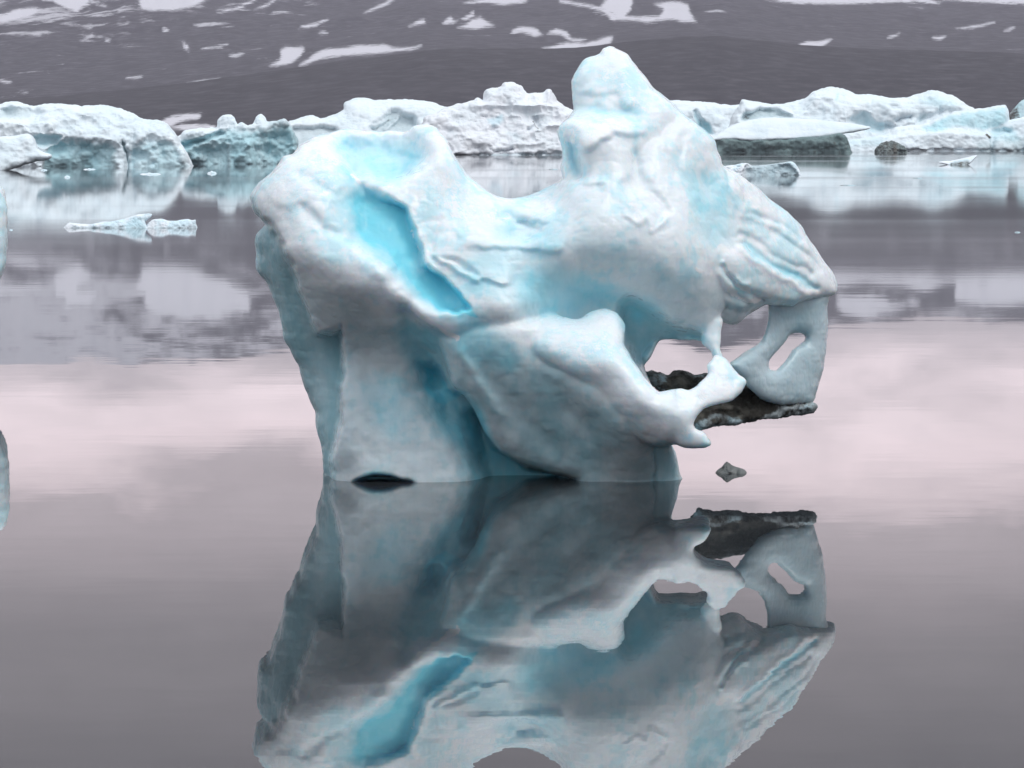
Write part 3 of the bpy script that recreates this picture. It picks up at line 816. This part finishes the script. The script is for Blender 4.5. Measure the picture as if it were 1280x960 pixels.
o = build_ice("sediment_ledge", [dict(poly=P_LEDGE, ctrl=[(806, 466, 1.5), (860, 466, 1.6), (930, 478, 1.5), (1000, 500, 1.8), (1018, 510, 1.85), (960, 515, 1.5), (900, 525, 1.2), (868, 535, 1.1), (850, 500, 1.3),
                                 (940, 500, 1.5), (890, 500, 1.3)], thick=.38, R=.07, jit=1.6, lump=(.09, 24))], 603, SEDIMENT, 1.6, .012, (.6, 2.9),
              paint=[('poly', P_LEDGE, 20, 'b', .9), ('line', [(1019, 508), (985, 512), (960, 520)], 5, 'b', -.75), ('line', [(868, 533), (900, 520), (920, 528)], 6, 'b', -.5),
                     ('line', [(808, 474), (830, 478)], 8, 'b', -.5)],
              noise=.016, noise_len=.25, detail=.9, parent=berg, seed=14, ridged=True)
o["label"] = "dark dirt encrusted ledge under the holes"

WARP = (2.5, 9.0)
# ------------------------------------------------------------------ other ice in the lagoon
FAR = ice_material("distant_glacier_ice", 12.0, white=(.80, .87, .91), clear=(.46, .58, .61), blue=(.36, .70, .78), bump=.45, cells=.1, pale=(.70, .80, .85))
FAR_ROUGH = ice_material("distant_broken_ice", 8.0, white=(.83, .85, .89), clear=(.5, .6, .64), bump=.55, pale=(.76, .82, .86))
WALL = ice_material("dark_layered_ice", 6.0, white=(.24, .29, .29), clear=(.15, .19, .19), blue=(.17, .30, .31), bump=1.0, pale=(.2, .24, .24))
MID = ice_material("floating_slab_ice", 3.0, clear=(.44, .53, .57), blue=(.36, .62, .70), bump=.8)


def far(name, poly, v_wl, label, cat, mat=None, slope=.5, R=2.5, thick=18., noise=.5, nl=5., lump=(1.2, 28), ops=(), paint=(), du=1.0, seed=0, ridged=False, base=0.0, wr=None,
        parent=None, jit=.8, step=3.0):
    m = water_dist(v_wl) / F
    ys = [p[1] for p in poly]
    hgt = (v_wl - min(ys)) * m
    noise *= .65
    rng = wr or (base - abs(lump[0]) * 1.6 - noise * 2 - 1.5 * m, max(0, slope) * hgt + thick + lump[0] * 2 + base)
    o = build_ice(name, [dict(poly=poly, slope=slope, base=base, thick=thick, R=R, RB=max(R, thick * .4), ops=ops, lump=lump, jit=jit, step=step)], v_wl, mat or FAR, du,
                  max(du * m, (rng[1] - rng[0]) / 240.), rng, paint=paint, noise=noise, noise_len=nl, detail=.5, nblur=1, seed=seed, ridged=ridged, parent=parent)
    if label:
        tag(o, label, cat)
    return o


far("iceberg", [(-120, 150), (-70, 138), (-25, 132), (0, 132), (20, 128), (42, 133), (71, 130), (100, 135), (133, 134), (162, 141), (181, 149), (198, 149), (209, 156), (217, 165), (225, 177), (235, 196), (239, 208),
                (239, 222), (-120, 222)], 208, "big domed white iceberg at the left with blue caves along its waterline", "iceberg",
    slope=.55, R=2.5, seed=51,
    ops=[('poly', [(62, 188), (70, 179), (85, 176), (110, 178), (135, 180), (146, 186), (140, 196), (138, 225), (60, 225)], 7, 1.4),
         ('poly', [(165, 185), (180, 178), (205, 176), (222, 188), (236, 225), (163, 225)], 7, .8), ('line', [(153, 176), (158, 190), (161, 222)], 1.3, .8),
         ('poly', [(-40, 140), (20, 135), (55, 140), (50, 148), (0, 151), (-40, 150)], 4, .9), ('poly', [(42, 172), (75, 170), (72, 178), (50, 182)], 3, 1.0)],
    paint=[('poly', [(58, 190), (70, 180), (85, 177), (110, 179), (135, 181), (146, 188), (140, 196), (138, 225), (58, 225)], 4, 'r', .45), ('poly', [(58, 190), (70, 180), (110, 179), (146, 188), (138, 225), (58, 225)], 4, 'g', .7),
           ('poly', [(165, 188), (180, 180), (205, 177), (222, 188), (236, 225), (163, 225)], 5, 'r', .36), ('poly', [(200, 185), (220, 183), (236, 225), (195, 225)], 5, 'g', .5),
           ('poly', [(42, 172), (75, 170), (72, 178), (50, 182)], 3, 'r', .4), ('poly', [(-40, 138), (20, 133), (40, 137), (35, 146), (-40, 148)], 4, 'g', .5), ('line', [(153, 176), (158, 190), (161, 222)], 1.5, 'g', .7)])
far("ice_slab", [(-60, 165), (-15, 171), (10, 171), (36, 168), (43, 175), (47, 187), (56, 192), (65, 194), (60, 199), (45, 201), (25, 207), (8, 213), (-10, 222), (-60, 222)], 213,
    "tilted white slab with an overhanging tip in front of the domed iceberg, at the left edge", "ice slab", slope=.7, R=.7, thick=9, noise=.18, nl=3, lump=(.4, 18), seed=53)
far("iceberg", [(215, 178), (224, 171), (232, 165), (247, 161), (272, 160), (273, 150), (280, 144), (290, 144), (294, 152), (297, 156), (303, 153), (309, 157), (316, 155), (320, 147), (326, 143), (331, 148), (333, 153),
                (345, 152), (352, 151), (356, 149), (361, 155), (367, 165), (372, 178), (371, 188), (368, 195), (366, 216), (215, 216)], 205,
    "teal blue iceberg with two white knobs on top, behind the big iceberg's left side", "iceberg", slope=.12, R=1.2, thick=14, noise=.4, nl=4, lump=(1.3, 22), seed=55, step=2,
    ops=[('poly', [(288, 180), (312, 178), (320, 216), (288, 216)], 3, -.8), ('line', [(225, 184), (250, 176), (278, 166)], 2.5, 1.2), ('poly', [(335, 160), (360, 158), (366, 216), (330, 216)], 5, .8)],
    paint=[('poly', [(215, 184), (245, 172), (280, 164), (330, 164), (365, 160), (375, 216), (215, 216)], 5, 'r', .42), ('poly', [(215, 184), (245, 172), (280, 164), (330, 160), (368, 158), (375, 216), (215, 216)], 5, 'g', .75),
           ('line', [(286, 180), (288, 216)], 2.5, 'r', -.6), ('poly', [(332, 152), (360, 150), (372, 178), (366, 190), (350, 170)], 4, 'g', .6)])
far("iceberg", [(340, 170), (355, 158), (362, 152), (378, 147), (390, 145), (402, 148), (420, 144), (431, 138), (432, 130), (449, 124), (470, 126), (500, 125), (530, 127), (556, 134), (590, 140), (640, 150), (640, 195), (340, 195)], 185,
    "long low snow covered iceberg with grey ribs, seen above the big iceberg's left lobe", "iceberg", slope=1.2, R=4, thick=30, noise=.7, nl=9, lump=(1.8, 40), seed=57,
    ops=[('poly', [(462, 160), (475, 150), (490, 138), (505, 142), (520, 150), (525, 170), (470, 172)], 4, 3.0), ('line', [(468, 158), (485, 148)], 2.2, -1.5), ('line', [(482, 163), (498, 146)], 2.2, -1.5),
         ('poly', [(355, 162), (420, 160), (440, 195), (355, 195)], 3, 2.5)],
    paint=[('poly', [(462, 160), (475, 150), (490, 138), (505, 142), (520, 150), (525, 170), (470, 172)], 4, 'g', .5), ('poly', [(355, 162), (420, 160), (440, 195), (355, 195)], 3, 'g', .5),
           ('line', [(470, 160), (487, 150), (500, 145)], 2, 'b', .3)])
far("iceberg", [(530, 150), (545, 142), (556, 136), (575, 131), (588, 128), (595, 126), (597, 123), (600, 126), (606, 127), (608, 115), (620, 112), (628, 109), (630, 104), (640, 105), (650, 108), (660, 118), (668, 118), (680, 119),
                (686, 113), (692, 121), (694, 127), (708, 135), (725, 142), (745, 156), (750, 206), (530, 206)], 194,
    "jagged crumbling white iceberg framed by the big iceberg's saddle", "iceberg", FAR_ROUGH, slope=.75, R=1.6, thick=24, noise=.55, nl=5, lump=(1.3, 30), seed=59, ridged=True, step=2, jit=1.3,
    ops=[('line', [(570, 195), (625, 193), (700, 192)], 2.0, 1.2), ('line', [(668, 148), (672, 158), (660, 162)], 3, 1.2), ('line', [(618, 190), (640, 187)], 1.5, 2.0)],
    paint=[('poly', [(610, 150), (628, 142), (630, 150), (616, 158)], 3, 'r', .35), ('line', [(660, 140), (680, 150)], 6, 'g', .4), ('line', [(636, 168), (645, 172)], 4, 'g', .4), ('line', [(562, 194), (640, 194), (700, 193)], 1.6, 'g', .9),
           ('line', [(665, 152), (672, 160)], 2, 'b', .5)])
far("iceberg", [(770, 140), (800, 127), (845, 127), (880, 129), (905, 132), (925, 131), (945, 140), (950, 196), (770, 196)], 186,
    "low pale iceberg half hidden behind the big iceberg's right slope", "iceberg", slope=.7, R=3, thick=24, noise=.6, nl=7, lump=(1.5, 30), seed=61,
    ops=[('line', [(870, 140), (878, 155), (890, 165)], 3, 2.0)], paint=[('poly', [(868, 138), (874, 150), (890, 160), (888, 168), (872, 158)], 2.5, 'r', .5), ('poly', [(868, 138), (874, 150), (890, 160), (888, 168), (872, 158)], 2.5, 'g', .5)])
far("iceberg", [(915, 150), (925, 132), (928, 125), (938, 127), (955, 130), (975, 131), (990, 128), (1005, 124), (1018, 115), (1040, 111), (1060, 115), (1072, 119), (1090, 119), (1110, 122), (1130, 122), (1150, 118), (1165, 114), (1180, 117),
                (1195, 122), (1207, 131), (1217, 136), (1232, 150), (1245, 198), (915, 198)], 187,
    "broad rounded white iceberg at the right, behind the flat slab", "iceberg", slope=.75, R=3, thick=30, noise=.7, nl=7, lump=(2.2, 34), seed=63,
    ops=[('poly', [(925, 152), (928, 142), (945, 138), (960, 135), (980, 140), (990, 146), (970, 146), (948, 148), (935, 154)], 2.5, 2.2), ('poly', [(1062, 150), (1080, 140), (1090, 150), (1120, 158), (1100, 166), (1075, 160)], 4, 2.0),
         ('line', [(1120, 152), (1136, 146)], 3, 1.5), ('line', [(1150, 150), (1180, 140), (1200, 142)], 5, 1.5)],
    paint=[('poly', [(925, 152), (928, 142), (945, 138), (960, 135), (980, 140), (990, 146), (970, 146), (948, 148), (935, 154)], 2.5, 'g', .8), ('poly', [(925, 152), (930, 142), (938, 148), (932, 156)], 2, 'b', .35),
           ('poly', [(1066, 150), (1080, 140), (1090, 150), (1110, 158), (1090, 164)], 5, 'r', .35), ('poly', [(1150, 125), (1180, 122), (1200, 132), (1180, 136), (1155, 130)], 5, 'r', .28), ('line', [(1150, 152), (1156, 144)], 2, 'g', .8),
           ('line', [(1048, 118), (1046, 124)], 2, 'r', .4)])
# flat slab: white cap over a dark wall
slab = bpy.data.objects.new("ice_slab", None); COL.objects.link(slab)
ds = water_dist(191); slab.location = (ds * (980 - 640) / F, ds + 8, 0)
tag(slab, "flat slab with a lens shaped white cap over a dark teal wall, right of the big iceberg", "ice slab")
bpy.context.view_layer.update()
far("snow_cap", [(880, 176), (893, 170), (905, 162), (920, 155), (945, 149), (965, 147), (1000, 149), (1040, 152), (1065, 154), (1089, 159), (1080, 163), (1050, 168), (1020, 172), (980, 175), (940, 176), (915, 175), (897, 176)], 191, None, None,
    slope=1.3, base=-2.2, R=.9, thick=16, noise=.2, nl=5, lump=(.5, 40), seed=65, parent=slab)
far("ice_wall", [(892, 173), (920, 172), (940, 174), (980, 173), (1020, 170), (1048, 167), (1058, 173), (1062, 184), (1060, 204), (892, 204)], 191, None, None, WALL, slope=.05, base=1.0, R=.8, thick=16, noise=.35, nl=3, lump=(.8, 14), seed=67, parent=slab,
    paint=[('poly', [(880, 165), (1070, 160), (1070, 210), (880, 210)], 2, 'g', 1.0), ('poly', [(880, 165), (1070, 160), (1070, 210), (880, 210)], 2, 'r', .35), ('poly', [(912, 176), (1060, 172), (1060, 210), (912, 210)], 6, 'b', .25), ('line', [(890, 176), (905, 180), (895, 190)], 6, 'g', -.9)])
far("ice_floe", [(885, 210), (893, 207), (906, 208), (934, 204.5), (940, 208), (960, 206), (989, 202.5), (997, 210), (1000, 217), (1000, 226), (885, 226)], 219, "small grey blue floe floating in front of the flat slab's dark wall", "ice floe", MID,
    slope=.7, R=.18, thick=5, noise=.1, nl=1.0, lump=(.35, 9), seed=69, du=.6, ops=[('poly', [(934, 206), (988, 206), (996, 226), (934, 226)], 1.5, .5)],
    paint=[('poly', [(936, 207), (988, 205), (998, 226), (936, 226)], 2, 'g', .9), ('poly', [(936, 209), (988, 206), (998, 226), (936, 226)], 2, 'r', .12)])
far("iceberg", [(1050, 182), (1062, 177), (1080, 173), (1105, 170), (1111, 168), (1124, 159), (1152, 156), (1171, 149), (1190, 142), (1218, 137), (1246, 133), (1256, 133), (1260, 139), (1261, 152), (1270, 150), (1290, 146), (1330, 150), (1350, 198), (1050, 198)], 189,
    "wedge shaped cyan iceberg with a white foot, at the right before the rounded one", "iceberg", slope=.6, R=1.6, thick=20, noise=.5, nl=5, lump=(1.0, 26), seed=71, base=-3,
    ops=[('poly', [(1110, 172), (1160, 164), (1230, 166), (1262, 168), (1262, 198), (1110, 198)], 4, -2.0), ('line', [(1240, 190), (1243, 168), (1262, 164)], 3, 1.3), ('line', [(1100, 190), (1180, 188), (1280, 189)], 2, 1.0)],
    paint=[('poly', [(1152, 160), (1171, 152), (1190, 145), (1218, 140), (1246, 135), (1257, 135), (1259, 152), (1235, 161), (1200, 158), (1168, 164)], 3, 'r', .55), ('poly', [(1240, 160), (1265, 158), (1275, 175), (1245, 176)], 4, 'r', .35),
           ('line', [(1050, 180), (1100, 178)], 5, 'r', .25), ('poly', [(1225, 178), (1290, 172), (1290, 198), (1225, 198)], 5, 'g', .5), ('line', [(1233, 170), (1237, 173)], 2.5, 'b', .6)])
far("ice_lump", [(1095, 192), (1097, 184), (1103, 179), (1110, 178), (1118, 179), (1126, 181), (1132, 186), (1134, 200), (1095, 200)], 191, "dark dirty lump of ice between the flat slab and the cyan wedge", "ice lump", slope=.6, R=1.2, thick=6, noise=.6, nl=1.6, lump=(1.2, 7),
    seed=73, base=-4, du=.6, mat=WALL, paint=[('poly', [(1090, 170), (1122, 170), (1122, 205), (1090, 205)], 4, 'b', .4), ('poly', [(1115, 170), (1140, 170), (1140, 205), (1115, 205)], 4, 'g', .9)])
far("ice_plate", [(1172, 203), (1195, 200), (1222, 194), (1217, 200), (1210, 206), (1200, 210), (1188, 207)], 206, "thin tilted plate of ice sticking out of the water before the cyan wedge", "ice plate", MID, slope=1.5, R=.25, thick=2.0, noise=.06, nl=1, lump=(.1, 10), seed=75, du=.5,
    paint=[('poly', [(1188, 203), (1212, 200), (1214, 215), (1185, 212)], 1.5, 'g', 1.0), ('poly', [(1188, 204), (1212, 201), (1214, 215), (1185, 212)], 1.5, 'b', .4)])
far("iceberg", [(1258, 158), (1262, 145), (1267, 139), (1273, 131), (1280, 125), (1310, 112), (1360, 118), (1400, 150), (1410, 196), (1262, 196)], 188, "grey blue iceberg cut off by the right edge of the picture", "iceberg", slope=.5, R=2, thick=20, noise=.5, nl=5, lump=(1.5, 24), seed=77,
    base=-1, paint=[('poly', [(1258, 136), (1272, 134), (1276, 152), (1262, 158)], 3, 'b', .45), ('poly', [(1266, 130), (1300, 115), (1300, 160), (1270, 160)], 5, 'g', .8), ('poly', [(1266, 130), (1300, 115), (1300, 160), (1270, 160)], 5, 'r', .3)])
far("ice_floe", [(82, 283), (87, 279), (100, 280), (112, 281), (121, 279), (129, 278), (150, 275), (162, 271), (173, 268), (184, 267), (190, 268), (185, 273), (181, 277), (182, 281), (183, 290), (82, 290)], 285,
    "low white floe with an upturned arrow shaped tip, floating alone at the left", "ice floe", MID, slope=.8, R=.07, thick=1.6, noise=.04, nl=.4, lump=(.09, 9), seed=79, du=.5, wr=(-.5, 3.0),
    paint=[('poly', [(160, 276), (182, 270), (182, 290), (150, 290)], 3, 'r', .3), ('line', [(90, 285), (180, 284)], 1.5, 'g', .7)])
far("ice_floe", [(183, 284), (186, 279), (192, 275), (203, 274), (210, 276), (220, 276), (235, 274.5), (240, 276), (245, 275), (245, 280), (244, 290), (183, 290)], 285, "flat white floe beside the arrow tipped floe, on its right", "ice floe", MID, slope=.8, R=.06, thick=1.4, noise=.04, nl=.4,
    lump=(.09, 9), seed=81, du=.5, wr=(-.5, 2.6), paint=[('line', [(185, 285), (245, 284)], 1.5, 'g', .6)])
far("iceberg", [(-330, 300), (-260, 240), (-120, 228), (-40, 226), (-4, 231), (5, 240), (8, 265), (8, 300), (6, 328), (0, 348), (-14, 370), (-22, 410), (-20, 455), (-18, 480), (-330, 480)], 455,
    "white edge of a mushroom shaped iceberg cut off by the left edge of the picture", "iceberg", ICE, slope=.35, R=.3, thick=2.6, noise=.05, nl=.6, lump=(.12, 60), seed=83, du=3, wr=(-.6, 4.6), base=.2,
    paint=[('poly', [(-30, 290), (12, 285), (12, 350), (-30, 480)], 8, 'g', .4), ('poly', [(-30, 290), (12, 285), (12, 350), (-30, 480)], 8, 'r', .1)])
far("ice_lump", [(894, 593), (897, 588), (902, 584), (908, 577), (914, 581), (920, 584), (928, 586), (933, 590), (934, 604), (895, 604)], 592, "small dark grey lump of ice floating under the big iceberg's spur", "ice lump", ice_material("dark_clear_ice", 1.0, white=(.15, .155, .15), pale=(.2, .21, .21), rough=.4, bump=.5),
    slope=.9, R=.06, thick=.28, noise=.012, nl=.12, lump=(.03, 8), seed=85, du=.5, wr=(-.12, .6))
# small bits of drift ice
bits = [(55, 213, 9, 3, 'w', "tiny white ice bit just right of the tilted slab's tip"), (84, 222, 8, 5, 'w', "tiny white ice bit below the domed iceberg's left cave"), (112, 212, 16, 3, 'w', "tiny flat ice bit at the mouth of the domed iceberg's cave"),
        (188, 218, 27, 4, 'w', "thin white strip of drift ice before the domed iceberg's right end"), (265, 217, 12, 6, 'w', "small oval white ice bit before the teal iceberg"), (1060, 232, 22, 2.2, 'd', "thin dark sliver of ice on the water below the flat slab"),
        (1147, 223, 12, 1.8, 'd', "short dark sliver of ice on the water below the cyan wedge"), (1272, 291, 8, 3, 'd', "tiny dark ice bit near the right edge, below the far icebergs"), (14, 288, 4, 2, 'w', "tiny white speck of ice left of the arrow tipped floe"),
        (692, 212, 12, 2, 'd', "thin dark sliver of ice before the jagged iceberg")]
DARKBIT = ice_material("dark_drift_ice", 2.0, white=(.12, .12, .13))
for i, (u, v, w, h, c, lab) in enumerate(bits):
    far("drift_ice", [(u - w / 2, v - .2), (u - w * .36, v - h * .35), (u - w * .2, v - h * .3), (u - w * .05, v - h * .6), (u + w * .12, v - h * .35), (u + w * .3, v - h * .42), (u + w / 2, v - .2), (u + w / 2, v + 2), (u - w / 2, v + 2)], v, lab, "drift ice", MID if c == 'w' else DARKBIT, slope=.7, R=.2, thick=1.0,
        noise=.03, nl=.5, lump=(.05, 6), seed=90 + i, du=.5, jit=.3, wr=(-.4, 2.2))

# ------------------------------------------------------------------ air
HAZE = 0.78e-4
if HAZE:
    m = bpy.data.materials.new("haze_air"); m.use_nodes = True; nt = m.node_tree
    for nd in list(nt.nodes):
        if nd.type != 'OUTPUT_MATERIAL': nt.nodes.remove(nd)
    pv = nt.nodes.new('ShaderNodeVolumePrincipled')
    pv.inputs['Color'].default_value = (.90, .86, .98, 1); pv.inputs['Density'].default_value = HAZE; pv.inputs['Anisotropy'].default_value = .2
    nt.links.new(pv.outputs[0], nt.nodes['Material Output'].inputs['Volume'])
    x0, x1, y0, y1, z0, z1 = -6400, 6400, -400, 7200, -3.0, 300
    Vh = np.array([(x, y, z) for x in (x0, x1) for y in (y0, y1) for z in (z0, z1)], float)
    Fh = np.array([(0, 1, 3, 2), (4, 6, 7, 5), (0, 4, 5, 1), (2, 3, 7, 6), (0, 2, 6, 4), (1, 5, 7, 3)])
    tag(make_mesh("haze", Vh, Fh, [m], smooth=False), kind='stuff')

# ------------------------------------------------------------------ render settings
scene.view_settings.view_transform = 'Standard'
scene.view_settings.look = 'None'
scene.view_settings.exposure = 0.0
scene.view_settings.gamma = 1.0
scene.view_settings.use_curve_mapping = False
scene.render.engine = 'CYCLES'
scene.cycles.use_denoising = True
scene.cycles.max_bounces = 6
scene.cycles.diffuse_bounces = 4
scene.cycles.glossy_bounces = 3
scene.cycles.volume_bounces = 1
scene.cycles.caustics_reflective = False
scene.cycles.caustics_refractive = False
